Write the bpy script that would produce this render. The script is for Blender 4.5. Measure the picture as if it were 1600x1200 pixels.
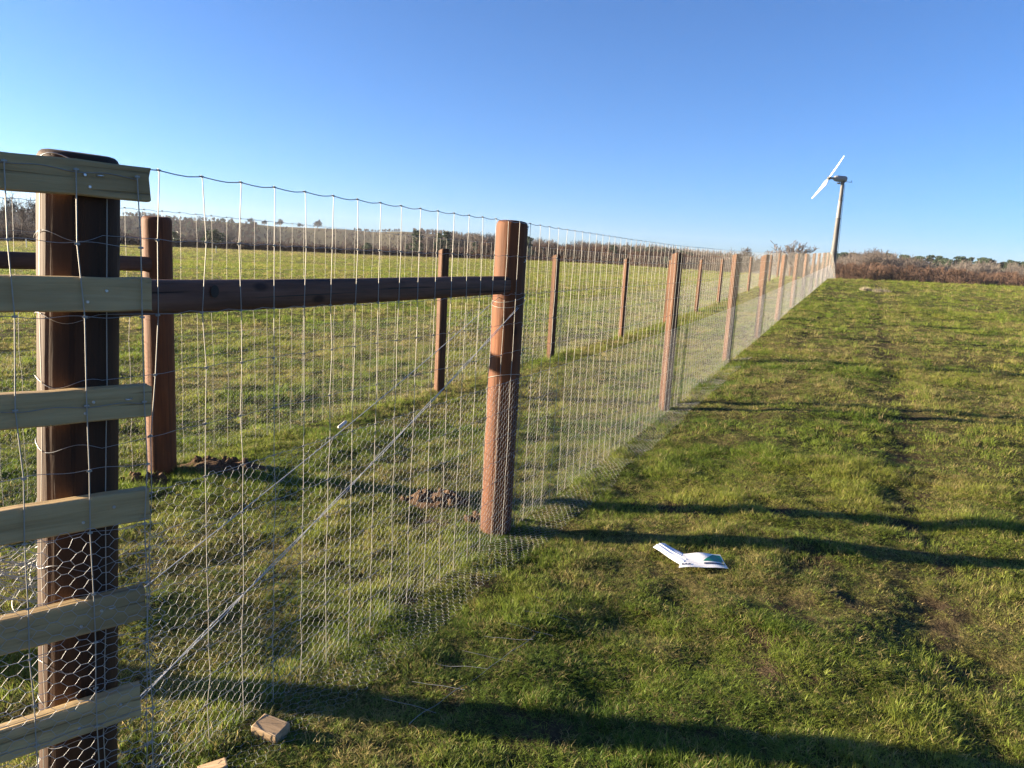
import bpy, math, random
import numpy as np
from mathutils import Vector, Matrix
from math import sin, cos, tan, pi, radians, hypot, atan2

for o in list(bpy.data.objects): bpy.data.objects.remove(o)
scn = bpy.context.scene
COL = scn.collection
rng = np.random.default_rng(7)
random.seed(7)

# ------------------------------------------------------------------ camera
EYE = 1.70
PITCH, ROLL = radians(9.6), radians(3.3)
cam_d = bpy.data.cameras.new('camera'); cam = bpy.data.objects.new('camera', cam_d); COL.objects.link(cam)
cam_d.sensor_fit = 'HORIZONTAL'; cam_d.sensor_width = 36.0
cam_d.lens = 36.0 * 1164.0 / 1600.0
cam_d.clip_start = 0.05; cam_d.clip_end = 20000
Fv = Vector((0, cos(PITCH), -sin(PITCH))); R0 = Vector((1, 0, 0)); U0 = R0.cross(Fv)
Rv = cos(ROLL) * R0 + sin(ROLL) * U0; Uv = -sin(ROLL) * R0 + cos(ROLL) * U0
M = Matrix(((Rv.x, Uv.x, -Fv.x, 0), (Rv.y, Uv.y, -Fv.y, 0), (Rv.z, Uv.z, -Fv.z, EYE), (0, 0, 0, 1)))
cam.matrix_world = M
scn.camera = cam

# ------------------------------------------------------------------ sky and sun
SUN_EL, SUN_AZ = radians(9.2), radians(-84.5)          # azimuth clockwise from +Y (straight ahead)
world = bpy.data.worlds.new('World'); scn.world = world; world.use_nodes = True
wn = world.node_tree.nodes; wl = world.node_tree.links
bg = wn['Background']
sky = wn.new('ShaderNodeTexSky'); sky.sky_type = 'NISHITA'; sky.sun_disc = False
sky.sun_elevation = SUN_EL; sky.sun_rotation = SUN_AZ
sky.altitude = 100; sky.air_density = 0.66; sky.dust_density = 0.8; sky.ozone_density = 5.0
wl.new(sky.outputs[0], bg.inputs[0]); bg.inputs[1].default_value = 0.05
sun_d = bpy.data.lights.new('sun', 'SUN'); sun = bpy.data.objects.new('sun', sun_d); COL.objects.link(sun)
sun_d.energy = 5.0; sun_d.angle = radians(0.53); sun_d.color = (1.0, 0.82, 0.58)
sd = Vector((-sin(SUN_AZ) * cos(SUN_EL), -cos(SUN_AZ) * cos(SUN_EL), -sin(SUN_EL)))
sun.rotation_euler = sd.to_track_quat('-Z', 'Y').to_euler()
sun.location = (-30, 5, 20)
vs = scn.view_settings
vs.view_transform = 'Standard'; vs.look = 'None'; vs.gamma = 1.0; vs.exposure = 2.6; vs.use_curve_mapping = False

# ------------------------------------------------------------------ numeric helpers
def vnoise(x, y, seed=0):
    x = np.asarray(x, float); y = np.asarray(y, float)
    xi = np.floor(x).astype(np.int64); yi = np.floor(y).astype(np.int64)
    xf = x - xi; yf = y - yi
    u = xf * xf * (3 - 2 * xf); v = yf * yf * (3 - 2 * yf)
    def h(a, b):
        n = (a * 374761393 + b * 668265263 + seed * 974634777) & 0x7fffffff
        n = ((n ^ (n >> 13)) * 1274126177) & 0x7fffffff
        return ((n ^ (n >> 16)) & 0xffff) / 65535.0
    return (h(xi, yi) * (1 - u) + h(xi + 1, yi) * u) * (1 - v) + (h(xi, yi + 1) * (1 - u) + h(xi + 1, yi + 1) * u) * v

def fbm(x, y, seed=0, oct=3):
    s = 0; a = .5; t = 0
    for k in range(oct):
        s = s + a * vnoise(x * 2 ** k, y * 2 ** k, seed + k * 17); t += a; a *= .5
    return s / t

def sstep(a, b, x):
    t = np.clip((x - a) / (b - a), 0, 1); return t * t * (3 - 2 * t)

FAZ = radians(24.565)                                    # direction of both long fences
FD = np.array([sin(FAZ), cos(FAZ)]); FN = np.array([-FD[1], FD[0]])   # along, and to the left
S0 = np.array([-0.0505, 4.446])
def uv2xy(u, v): return S0[0] + u * FD[0] + v * FN[0], S0[1] + u * FD[1] + v * FN[1]
def xy2uv(x, y): return (x - S0[0]) * FD[0] + (y - S0[1]) * FD[1], (x - S0[0]) * FN[0] + (y - S0[1]) * FN[1]

def terrain(x, y, micro=True):
    x = np.asarray(x, float); y = np.asarray(y, float)
    r = np.hypot(x, y); az = np.degrees(np.arctan2(x, y))
    rc = np.interp(az, [-180, -60, -35, -8, 0, 8, 14, 20, 40, 90, 180], [116, 116, 116, 132, 118, 95, 68, 44, 52, 60, 116])
    zc = np.interp(az, [-180, -60, -35, -8, 0, 8, 14, 20, 40, 90, 180], [0, 0, 0.05, 1.02, 1.4, 1.5, 1.54, 1.52, 1.78, 1.5, 0])
    t = np.clip(r / rc, 0, 1)
    q = np.power(t, 1.25)
    z = zc * q
    d = np.maximum(r - rc, 0)
    k = np.interp(az, [-180, 8, 18, 60, 180], [.0012, .0012, .012, .012, .0012])
    lim = np.interp(az, [-180, 8, 18, 60, 180], [3.5, 3.5, 5.5, 5.5, 3.5])
    z = z - lim * (1 - np.exp(-k * d * d / lim))
    if micro:
        w = np.exp(-r / 70)
        z = z + w * (0.10 * (fbm(x * .30, y * .30, 3) - .5) * sstep(3, 12, r) + .055 * (fbm(x * 1.3, y * 1.3, 5) - .5) + .05 * (fbm(x * 5.5, y * 5.5, 9, 2) - .5))
        u, v = xy2uv(x, y)
        z = z - .022 * np.exp(-((v + 2.45) / .22) ** 2) * sstep(-3, 0, u) - .014 * np.exp(-((v + 1.0) / .2) ** 2) * sstep(0, 4, u)
    return z

MUD = [(1.28, 3.2, .20), (1.50, 3.42, .22), (1.22, 2.9, .18), (.26, 2.46, .16), (-.13, 2.66, .14), (.10, 2.45, .15), (1.75, 3.6, .15), (.75, 2.5, .14), (2.0, 2.9, .2), (.85, 3.9, .06), (-.5, 4.55, .15), (.15, 3.75, .12), (1.9, 4.9, .15)]
def soil_amount(x, y):
    u, v = xy2uv(x, y)
    s = np.zeros_like(x)
    for mx, my, mr in MUD:
        s = np.maximum(s, .85 * np.exp(-(((x - mx) ** 2 + (y - my) ** 2) / (mr * .95) ** 2)))
    n = fbm(x * 2.2, y * 2.2, 31); n2 = fbm(x * .8, y * .8, 41)
    rut = np.exp(-((v + 2.45 + .25 * (n2 - .5)) / .19) ** 2) * sstep(-3, 1, u) + .55 * np.exp(-((v + 1.0 + .3 * (n2 - .5)) / .16) ** 2) * sstep(1, 5, u)
    rut = rut + .4 * np.exp(-((v + 6.4) / .5) ** 2) * sstep(5, 12, u)
    s = np.maximum(s, rut * (.35 + .7 * n))
    s = np.maximum(s, sstep(.68, .82, n) * .6)
    s = s * (.05 + 1.5 * sstep(.3, .7, fbm(x * 13, y * 13, 77, 3)))
    return np.clip(s, 0, 1)

def dry_amount(x, y):
    u, v = xy2uv(x, y); r = np.hypot(x, y); az = np.degrees(np.arctan2(x, y))
    n = fbm(x * .55, y * .55, 51); n2 = fbm(x * 2.6, y * 2.6, 53)
    d = sstep(.42, .68, .6 * n + .4 * n2)
    d = np.maximum(d * .8, sstep(78, 104, r + 14 * (n - .5)) * sstep(5, -8, az) * .95)
    d = np.maximum(d, .75 * np.exp(-((v + 2.85) / .38) ** 2) * (n2 + .2) * sstep(0, 4, u))
    d = d * (1 - .55 * np.exp(-(v / .5) ** 2))
    return np.clip(d, 0, 1)

# ------------------------------------------------------------------ mesh helpers
class MB:
    def __init__(s): s.v = []; s.f = []; s.n = 0
    def add(s, V, F):
        V = np.asarray(V, float).reshape(-1, 3); F = np.asarray(F, int)
        s.v.append(V); s.f.append(F + s.n); s.n += len(V)
    def tube(s, P, r, sides=6, cap=True, up=None):
        P = np.asarray(P, float); n = len(P); r = np.broadcast_to(np.asarray(r, float), (n,))
        T = np.gradient(P, axis=0); T /= np.maximum(np.linalg.norm(T, axis=1)[:, None], 1e-9)
        ref = np.array([0, 0, 1.0]) if up is None else np.asarray(up, float)
        A = np.cross(T, ref); L = np.linalg.norm(A, axis=1)
        bad = L < .15
        A[bad] = np.cross(T[bad], np.array([.31, .95, .05])); A /= np.linalg.norm(A, axis=1)[:, None]
        B = np.cross(T, A)
        a = np.arange(sides) * 2 * pi / sides
        V = P[:, None] + r[:, None, None] * (np.cos(a)[None, :, None] * A[:, None] + np.sin(a)[None, :, None] * B[:, None])
        i = np.arange(n - 1)[:, None] * sides; j = np.arange(sides)[None]; k = (j + 1) % sides
        F = np.stack([i + j, i + k, i + sides + k, i + sides + j], -1).reshape(-1, 4)
        s.add(V, F)
        if cap:
            c0 = V[0].mean(0); c1 = V[-1].mean(0)
            for ring, c, flip in ((V[0], c0, 1), (V[-1], c1, 0)):
                vv = np.vstack([ring, c]); ff = []
                for q in range(sides):
                    w = (q + 1) % sides
                    ff.append([w, q, sides, sides] if flip else [q, w, sides, sides])
                s.add(vv, ff)
    def prisms(s, A, B, ra, rb=None, sides=3):
        A = np.asarray(A, float); B = np.asarray(B, float); n = len(A)
        if n == 0: return
        ra = np.broadcast_to(np.asarray(ra, float), (n,)); rb = ra if rb is None else np.broadcast_to(np.asarray(rb, float), (n,))
        T = B - A; T = T / np.maximum(np.linalg.norm(T, axis=1)[:, None], 1e-9)
        ref = np.where(np.abs(T[:, 2:3]) > .9, np.array([[.9, .4, 0]]), np.array([[0, 0, 1.0]]))
        X = np.cross(T, ref); X /= np.linalg.norm(X, axis=1)[:, None]; Y = np.cross(T, X)
        a = np.arange(sides) * 2 * pi / sides + .4
        D = np.cos(a)[None, :, None] * X[:, None] + np.sin(a)[None, :, None] * Y[:, None]
        V = np.concatenate([A[:, None] + ra[:, None, None] * D, B[:, None] + rb[:, None, None] * D], 1)
        b = np.arange(n)[:, None] * 2 * sides; j = np.arange(sides)[None]; k = (j + 1) % sides
        F = np.stack([b + j, b + k, b + sides + k, b + sides + j], -1).reshape(-1, 4)
        s.add(V, F)
    def box(s, lo, hi):
        x0, y0, z0 = lo; x1, y1, z1 = hi
        s.add([(x0, y0, z0), (x1, y0, z0), (x1, y1, z0), (x0, y1, z0), (x0, y0, z1), (x1, y0, z1), (x1, y1, z1), (x0, y1, z1)],
              [(0, 3, 2, 1), (4, 5, 6, 7), (0, 1, 5, 4), (1, 2, 6, 5), (2, 3, 7, 6), (3, 0, 4, 7)])
    def mesh(s, name, mat, smooth=False):
        me = bpy.data.meshes.new(name)
        V = np.concatenate(s.v); fs = []
        for F in s.f:
            if F.ndim == 2 and F.shape[1] == 4:
                tri = F[:, 2] == F[:, 3]
                fs += F[~tri].tolist(); fs += F[tri][:, :3].tolist()
            else: fs += F.tolist()
        me.from_pydata(V.tolist(), [], fs)
        for m_ in (mat if isinstance(mat, (list, tuple)) else [mat]): me.materials.append(m_)
        if smooth: me.polygons.foreach_set('use_smooth', [True] * len(me.polygons))
        me.update()
        return me

def link(name, me, parent=None, loc=(0, 0, 0), rot=(0, 0, 0), kind=None, label=None, cat=None, group=None):
    o = bpy.data.objects.new(name, me); COL.objects.link(o)
    o.parent = parent; o.location = loc; o.rotation_euler = rot
    if kind: o['kind'] = kind
    if label: o['label'] = label
    if cat: o['category'] = cat
    if group: o['group'] = group
    return o
def thing(name, loc, label, cat, group=None, rz=0):
    return link(name, None, None, loc, (0, 0, rz), None, label, cat, group)

# ------------------------------------------------------------------ materials
def new_mat(name):
    m = bpy.data.materials.new(name); m.use_nodes = True
    nt = m.node_tree; b = nt.nodes['Principled BSDF']
    return m, nt, b
def N(nt, t, **k):
    n = nt.nodes.new(t)
    for a, v in k.items(): setattr(n, a, v)
    return n
def ramp(nt, stops):
    n = nt.nodes.new('ShaderNodeValToRGB'); e = n.color_ramp.elements
    while len(e) < len(stops): e.new(.5)
    for i, (p, c) in enumerate(stops): e[i].position = p; e[i].color = (*c, 1)
    return n
def mixc(nt, fac, a, b):
    n = nt.nodes.new('ShaderNodeMix'); n.data_type = 'RGBA'
    for i, s in ((0, fac), (6, a), (7, b)):
        if isinstance(s, bpy.types.NodeSocket): nt.links.new(s, n.inputs[i])
        elif isinstance(s, (tuple, list)): n.inputs[i].default_value = (*s, 1)
        else: n.inputs[i].default_value = s
    return n.outputs[2]
def coords(nt, scale, loc_rand=True):
    tc = N(nt, 'ShaderNodeTexCoord'); mp = N(nt, 'ShaderNodeMapping'); mp.inputs['Scale'].default_value = scale
    nt.links.new(tc.outputs['Object'], mp.inputs[0])
    if loc_rand:
        oi = N(nt, 'ShaderNodeObjectInfo'); mul = N(nt, 'ShaderNodeMath', operation='MULTIPLY'); mul.inputs[1].default_value = 37.0
        nt.links.new(oi.outputs['Random'], mul.inputs[0]); nt.links.new(mul.outputs[0], mp.inputs['Location'])
    return mp.outputs[0]
def noise(nt, vec, scale, detail=4, rough=.6):
    n = N(nt, 'ShaderNodeTexNoise'); n.inputs['Scale'].default_value = scale; n.inputs['Detail'].default_value = detail; n.inputs['Roughness'].default_value = rough
    nt.links.new(vec, n.inputs['Vector']); return n.outputs[0]
def bump(nt, b, h, strength, dist):
    n = N(nt, 'ShaderNodeBump'); n.inputs['Strength'].default_value = strength; n.inputs['Distance'].default_value = dist
    nt.links.new(h, n.inputs['Height']); nt.links.new(n.outputs[0], b.inputs['Normal']); return n

def wood_mat(name, along, cols, grain=9.0, rough=.75, crack=.5, blot=(.35, .62), blotc=(.05, .025, .015), blotk=.6):
    m, nt, b = new_mat(name)
    st = [1, 1, 1]; st[along] = .05
    v = coords(nt, tuple(s * 1 for s in st))
    g = noise(nt, v, grain * 7, 5, .65)
    st2 = [1, 1, 1]; st2[along] = .25
    v2 = coords(nt, tuple(st2)); bl = noise(nt, v2, 7, 4, .6)
    r = ramp(nt, [(0.25, cols[0]), (.5, cols[1]), (.75, cols[2])]); nt.links.new(g, r.inputs[0])
    rb = N(nt, 'ShaderNodeMapRange'); rb.inputs[1].default_value = blot[0]; rb.inputs[2].default_value = blot[1]; rb.inputs[3].default_value = blotk; rb.inputs[4].default_value = 0
    nt.links.new(bl, rb.inputs[0])
    c = mixc(nt, rb.outputs[0], r.outputs[0], blotc)
    # fine drying cracks
    v3s = [1, 1, 1]; v3s[along] = .02
    cr = noise(nt, coords(nt, tuple(v3s)), 60, 2, .5)
    mr = N(nt, 'ShaderNodeMapRange'); mr.inputs[1].default_value = .33; mr.inputs[2].default_value = .37; mr.inputs[3].default_value = crack; mr.inputs[4].default_value = 0
    nt.links.new(cr, mr.inputs[0])
    c = mixc(nt, mr.outputs[0], c, tuple(x * .25 for x in cols[0]))
    oi = N(nt, 'ShaderNodeObjectInfo'); rv = N(nt, 'ShaderNodeMapRange'); rv.inputs[3].default_value = 0; rv.inputs[4].default_value = .38; nt.links.new(oi.outputs['Random'], rv.inputs[0])
    c = mixc(nt, rv.outputs[0], c, tuple(x * .55 for x in cols[0]))
    # knots
    v4s = [1, 1, 1]; v4s[along] = .45
    vo = N(nt, 'ShaderNodeTexVoronoi'); vo.inputs['Scale'].default_value = 7.5; nt.links.new(coords(nt, tuple(v4s)), vo.inputs['Vector'])
    kr = N(nt, 'ShaderNodeMapRange'); kr.inputs[1].default_value = .07; kr.inputs[2].default_value = .15; kr.inputs[3].default_value = .85; kr.inputs[4].default_value = 0
    nt.links.new(vo.outputs['Distance'], kr.inputs[0])
    c = mixc(nt, kr.outputs[0], c, tuple(x * .35 for x in cols[0]))
    nt.links.new(c, b.inputs['Base Color'])
    b.inputs['Roughness'].default_value = rough; b.inputs['Specular IOR Level'].default_value = .25
    hs = N(nt, 'ShaderNodeMath', operation='SUBTRACT'); nt.links.new(g, hs.inputs[0]); nt.links.new(mr.outputs[0], hs.inputs[1])
    bump(nt, b, hs.outputs[0], .7, .005)
    return m

M_POST = wood_mat('stained_round_post', 2, [(.080, .025, .009), (.142, .047, .0155), (.19, .068, .024)], 6, crack=.45)
M_OLDPOST = wood_mat('dark_stained_post', 2, [(.030, .013, .006), (.050, .022, .0095), (.070, .032, .014)], 5, crack=.45, blot=(.34, .62), blotk=.55, blotc=(.020, .011, .008))
M_STAKE = wood_mat('stained_stake', 2, [(.056, .024, .011), (.10, .043, .019), (.14, .066, .032)], 8, crack=.6)
M_RAIL = wood_mat('stained_rail', 0, [(.075, .036, .024), (.135, .066, .043), (.185, .095, .062)], 8, crack=.95, blotk=.75)
M_BOARD = wood_mat('treated_board', 0, [(.31, .205, .092), (.48, .34, .165), (.56, .42, .23)], 6, crack=.5, blot=(.3, .48), blotk=.5, blotc=(.20, .135, .07))
M_OFFCUT = wood_mat('offcut_timber', 0, [(.22, .15, .08), (.40, .28, .17), (.50, .38, .25)], 5, crack=.3, blotk=.3)

def wire_mat(name, col, rough, metal=.75):
    m, nt, b = new_mat(name)
    g = noise(nt, coords(nt, (1, 1, 1), False), 40, 2)
    nt.links.new(mixc(nt, g, tuple(c * .75 for c in col), col), b.inputs['Base Color'])
    b.inputs['Metallic'].default_value = metal; b.inputs['Roughness'].default_value = rough
    return m
M_WIRE = wire_mat('galvanised_wire', (.36, .34, .30), .55, .2)
M_LINE = wire_mat('galvanised_line_wire', (.30, .31, .325), .42, .8)
M_HEX = wire_mat('galvanised_netting', (.40, .405, .41), .6, .35)
M_BRACE = wire_mat('bright_brace_wire', (.45, .46, .47), .45, .4)
M_NAIL = wire_mat('nail_steel', (.62, .63, .66), .35, .8)

def soil_mat():
    m, nt, b = new_mat('bare_soil')
    v = coords(nt, (1, 1, 1), False); g = noise(nt, v, 30, 6, .7)
    r = ramp(nt, [(.3, (.045, .028, .017)), (.55, (.10, .063, .038)), (.75, (.17, .115, .072))]); nt.links.new(g, r.inputs[0])
    nt.links.new(r.outputs[0], b.inputs['Base Color']); b.inputs['Roughness'].default_value = .95; b.inputs['Specular IOR Level'].default_value = .1
    bump(nt, b, g, .8, .02); return m
M_SOIL = soil_mat()

def ground_mat():
    m, nt, b = new_mat('pasture_ground')
    a = N(nt, 'ShaderNodeAttribute', attribute_name='soil'); d = N(nt, 'ShaderNodeAttribute', attribute_name='dry')
    fr = N(nt, 'ShaderNodeAttribute', attribute_name='far')
    v = coords(nt, (1, 1, 1), False)
    n1 = noise(nt, v, .9, 6, .65); n2 = noise(nt, v, 14, 5, .7); n3 = noise(nt, v, .22, 4, .6)
    g = ramp(nt, [(.3, (.018, .020, .008)), (.5, (.042, .044, .015)), (.7, (.085, .082, .028))]); nt.links.new(n2, g.inputs[0])
    g2 = ramp(nt, [(.3, (.085, .105, .022)), (.5, (.135, .145, .034)), (.72, (.19, .18, .052))]); nt.links.new(n1, g2.inputs[0])
    c = mixc(nt, fr.outputs['Fac'], g.outputs[0], g2.outputs[0])
    dr = ramp(nt, [(.3, (.05, .045, .016)), (.7, (.14, .118, .046))]); nt.links.new(n2, dr.inputs[0])
    c = mixc(nt, d.outputs['Fac'], c, dr.outputs[0])
    so = ramp(nt, [(.3, (.026, .018, .011)), (.7, (.080, .058, .035))]); nt.links.new(n2, so.inputs[0])
    c = mixc(nt, a.outputs['Fac'], c, so.outputs[0])
    nt.links.new(c, b.inputs['Base Color'])
    b.inputs['Roughness'].default_value = .95; b.inputs['Specular IOR Level'].default_value = .05
    add = N(nt, 'ShaderNodeMath', operation='ADD'); nt.links.new(n2, add.inputs[0]); nt.links.new(n1, add.inputs[1])
    bump(nt, b, add.outputs[0], .8, .06)
    return m
M_GROUND = ground_mat()

def leaf_mat(name, attr=True, col=(.1, .14, .03), trans=.35, rough=.55):
    m = bpy.data.materials.new(name); m.use_nodes = True; nt = m.node_tree; nt.nodes.clear()
    out = N(nt, 'ShaderNodeOutputMaterial'); p = N(nt, 'ShaderNodeBsdfPrincipled'); t = N(nt, 'ShaderNodeBsdfTranslucent'); mx = N(nt, 'ShaderNodeMixShader')
    mx.inputs[0].default_value = trans
    if attr:
        a = N(nt, 'ShaderNodeAttribute', attribute_name='gcol'); a.attribute_type = 'INSTANCER'; c = a.outputs['Color']
    else:
        oi = N(nt, 'ShaderNodeObjectInfo'); n = noise(nt, coords(nt, (1, 1, 1), False), 1.2, 3)
        c = mixc(nt, n, tuple(x * .55 for x in col), tuple(min(1, x * 1.4) for x in col))
    nt.links.new(c, p.inputs['Base Color']); nt.links.new(c, t.inputs[0])
    p.inputs['Roughness'].default_value = rough; p.inputs['Specular IOR Level'].default_value = .3
    nt.links.new(p.outputs[0], mx.inputs[1]); nt.links.new(t.outputs[0], mx.inputs[2]); nt.links.new(mx.outputs[0], out.inputs[0])
    return m
M_GRASS = leaf_mat('grass_blade', True, trans=.48)

def flat_mat(name, col, rough=.6, var=.25, scale=3.0, metal=0):
    m, nt, b = new_mat(name)
    g = noise(nt, coords(nt, (1, 1, 1)), scale, 4)
    nt.links.new(mixc(nt, g, tuple(c * (1 - var) for c in col), tuple(min(1, c * (1 + var)) for c in col)), b.inputs['Base Color'])
    b.inputs['Roughness'].default_value = rough; b.inputs['Metallic'].default_value = metal
    return m

# ------------------------------------------------------------------ ground
def build_ground():
    azs = np.unique(np.concatenate([np.arange(-48, 48.01, .36), np.arange(-180, 180, 4.0)]))
    azs = np.append(azs, 180.0)
    rs = np.concatenate([[.01], np.geomspace(.5, 60, 270), np.geomspace(62, 6000, 70)])
    A, Rr = np.meshgrid(np.radians(azs), rs)
    X = Rr * np.sin(A); Y = Rr * np.cos(A)
    Z = terrain(X, Y)
    n, k = X.shape
    V = np.stack([X, Y, Z], -1).reshape(-1, 3)
    i = np.arange(n - 1)[:, None] * k; j = np.arange(k - 1)[None]
    F = np.stack([i + j, i + k + j, i + k + j + 1, i + j + 1], -1).reshape(-1, 4)[:, ::-1]
    me = bpy.data.meshes.new('ground'); me.from_pydata(V.tolist(), [], F.tolist()); me.materials.append(M_GROUND)
    me.polygons.foreach_set('use_smooth', [True] * len(me.polygons))
    x, y = V[:, 0], V[:, 1]; r = np.hypot(x, y)
    for nm, val in (('soil', soil_amount(x, y) * np.clip(1.15 - r / 80, 0, 1)), ('dry', dry_amount(x, y)), ('far', sstep(14, 60, r))):
        at = me.attributes.new(nm, 'FLOAT', 'POINT'); at.data.foreach_set('value', val.astype(np.float32))
    me.update()
    link('ground', me, kind='structure')
build_ground()

# far hill behind the left field
def hill_h(x, y):
    r = np.hypot(x, y); az = np.degrees(np.arctan2(x, y))
    crest = np.interp(az, [-60, -40, -30, -23, -15, -8, -2, 4, 10, 16, 24, 34, 50], [12, 17, 19.5, 21, 23.5, 23, 20, 15, 11, 9, 7.5, 6, 4])
    crest = crest + 2.0 * (vnoise(az * .45, az * 0 + 2, 3) - .5) * 2
    t = sstep(430, 930, r) * (1 - .5 * sstep(1000, 1700, r))
    return -6 + (crest + 7) * t
def build_hill():
    azs = np.radians(np.arange(-62, 62.1, .5)); rs = np.linspace(400, 1700, 60)
    A, Rr = np.meshgrid(azs, rs); X = Rr * np.sin(A); Y = Rr * np.cos(A); Z = hill_h(X, Y)
    n, k = X.shape; V = np.stack([X, Y, Z], -1).reshape(-1, 3)
    i = np.arange(n - 1)[:, None] * k; j = np.arange(k - 1)[None]
    F = np.stack([i + j, i + j + 1, i + k + j + 1, i + k + j], -1).reshape(-1, 4)
    me = bpy.data.meshes.new('hill'); me.from_pydata(V.tolist(), [], F.tolist())
    m, nt, b = new_mat('hill_fields')
    v = coords(nt, (1, 1, 1), False)
    vo = N(nt, 'ShaderNodeTexVoronoi'); vo.inputs['Scale'].default_value = .006; nt.links.new(v, vo.inputs['Vector'])
    r = ramp(nt, [(0, (.10, .105, .05)), (.4, (.135, .115, .066)), (.7, (.105, .085, .056)), (1, (.095, .10, .042))])
    sp = N(nt, 'ShaderNodeSeparateColor'); nt.links.new(vo.outputs['Color'], sp.inputs[0]); nt.links.new(sp.outputs[0], r.inputs[0])
    nn = noise(nt, v, .05, 5)
    nt.links.new(mixc(nt, nn, r.outputs[0], (.11, .09, .06)), b.inputs['Base Color']); b.inputs['Roughness'].default_value = 1; b.inputs['Specular IOR Level'].default_value = 0
    me.materials.append(m); me.polygons.foreach_set('use_smooth', [True] * len(me.polygons))
    link('hill', me, kind='structure')
build_hill()

# ------------------------------------------------------------------ wire netting helpers
LINE_Z = [1.88, 1.69, 1.480, 1.31, 1.135, .965, .80, .65, .51, .39, .28, .18, .09]
def ztop(u, v=0):                                        # smooth ground under a fence
    x, y = uv2xy(np.asarray(u, float), np.asarray(v, float) + 0 * np.asarray(u, float)); return terrain(x, y, False)

def fence_pts(u, v, zrel):
    x, y = uv2xy(u, v); zg = ztop(u, v)
    sc = np.interp(u, [0, 10, 20, 40, 60], [1, .94, .86, .77, .77])
    return np.stack([x, y, zg + zrel * sc], -1)

def hex_edges(s0, s1, h0, h1, p, hc):
    e = .27 * p
    cols = np.arange(int((s1 - s0) / p)); rows = np.arange(int((h1 - h0) / hc) + 1)
    C, K = np.meshgrid(cols, rows); C = C.ravel(); K = K.ravel()
    x = s0 + C * p; z = h1 - K * hc - (C % 2) * hc / 2
    jx = lambda a, b: (fbm(a * 23.1 + 5, b * 23.1, 61, 1) - .5) * p * .35
    H0 = np.stack([x - e, z], -1); H1 = np.stack([x + e, z], -1)
    D0 = H1; Du = np.stack([x + p - e, z + hc / 2], -1); Dd = np.stack([x + p - e, z - hc / 2], -1)
    okh = (z >= h0) & (z <= h1 + 1e-6)
    oku = okh & (Du[:, 1] <= h1 + 1e-6); okd = okh & (Dd[:, 1] >= h0)
    A = np.concatenate([H0[okh], D0[oku], D0[okd]]); B = np.concatenate([H1[okh], Du[oku], Dd[okd]])
    w = np.concatenate([np.full(okh.sum(), 1.45), np.ones(oku.sum()), np.ones(okd.sum())])
    for Q in (A, B):
        q = Q.copy(); Q[:, 0] += jx(q[:, 0], q[:, 1]); Q[:, 1] += jx(q[:, 1] + 7, q[:, 0])
    return A, B, w

def square_post(w, h, seed):
    rr = random.Random(seed); mb = MB(); c = w * .10; hw = w / 2
    ring = [(-hw + c, -hw), (hw - c, -hw), (hw, -hw + c), (hw, hw - c), (hw - c, hw), (-hw + c, hw), (-hw, hw - c), (-hw, -hw + c)]
    zs = [-.3, 0, h * .25, h * .5, h * .75, h - .012, h]
    V = []; lx, ly = rr.uniform(-.012, .012), rr.uniform(-.012, .012)
    for q, z in enumerate(zs):
        k = .90 if q == len(zs) - 1 else 1 + rr.uniform(-.03, .03)
        for a, b_ in ring: V.append((a * k + lx * z, b_ * k + ly * z, z + (0 if q < len(zs) - 1 else .012 * a / hw)))
    F = []
    for q in range(len(zs) - 1):
        for j in range(8): F.append((q * 8 + j, q * 8 + (j + 1) % 8, q * 8 + 8 + (j + 1) % 8, q * 8 + 8 + j))
    mb.add(V, F); b0 = (len(zs) - 1) * 8
    mb.add(V[b0:b0 + 8] + [(lx * h, ly * h, h + .002)], [(j, (j + 1) % 8, 8, 8) for j in range(8)])
    return mb

def round_post(r, h, seed, tilt=0.0, tilt_dir=0.0, sides=40, bulge=.012):
    mb = MB(); rg = np.random.default_rng(seed)
    zs = np.concatenate([[-.4], np.linspace(0, h - .04, 26), [h - .028, h - .018, h - .009, h - .003, h]])
    ch = np.concatenate([np.ones(27), [.995, .975, .93, .86, .72]])
    a = np.arange(sides) * 2 * pi / sides
    V = []
    for z, k in zip(zs, ch):
        lump = 1 + bulge * (fbm(np.cos(a) * 1.6 + 9 + seed, np.sin(a) * 1.6 + z * 1.1, seed, 2) - .5) * 2
        rad = r * k * lump * (1 + .03 * (1 - max(z, 0) / h))
        x = rad * np.cos(a); y = rad * np.sin(a)
        zz = z + (max(0, (z - h * .9) / (h * .1)) * tilt) * (x * cos(tilt_dir) + y * sin(tilt_dir)) / r
        V.append(np.stack([x, y, zz + 0 * x], -1))
    n = len(zs); V = np.array(V)
    i = np.arange(n - 1)[:, None] * sides; j = np.arange(sides)[None]; k = (j + 1) % sides
    F = np.stack([i + j, i + k, i + sides + k, i + sides + j], -1).reshape(-1, 4)
    mb.add(V, F)
    c = V[-1].mean(0); mb.add(np.vstack([V[-1], c]), [(q, (q + 1) % sides, sides, sides) for q in range(sides)])
    return mb

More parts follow.
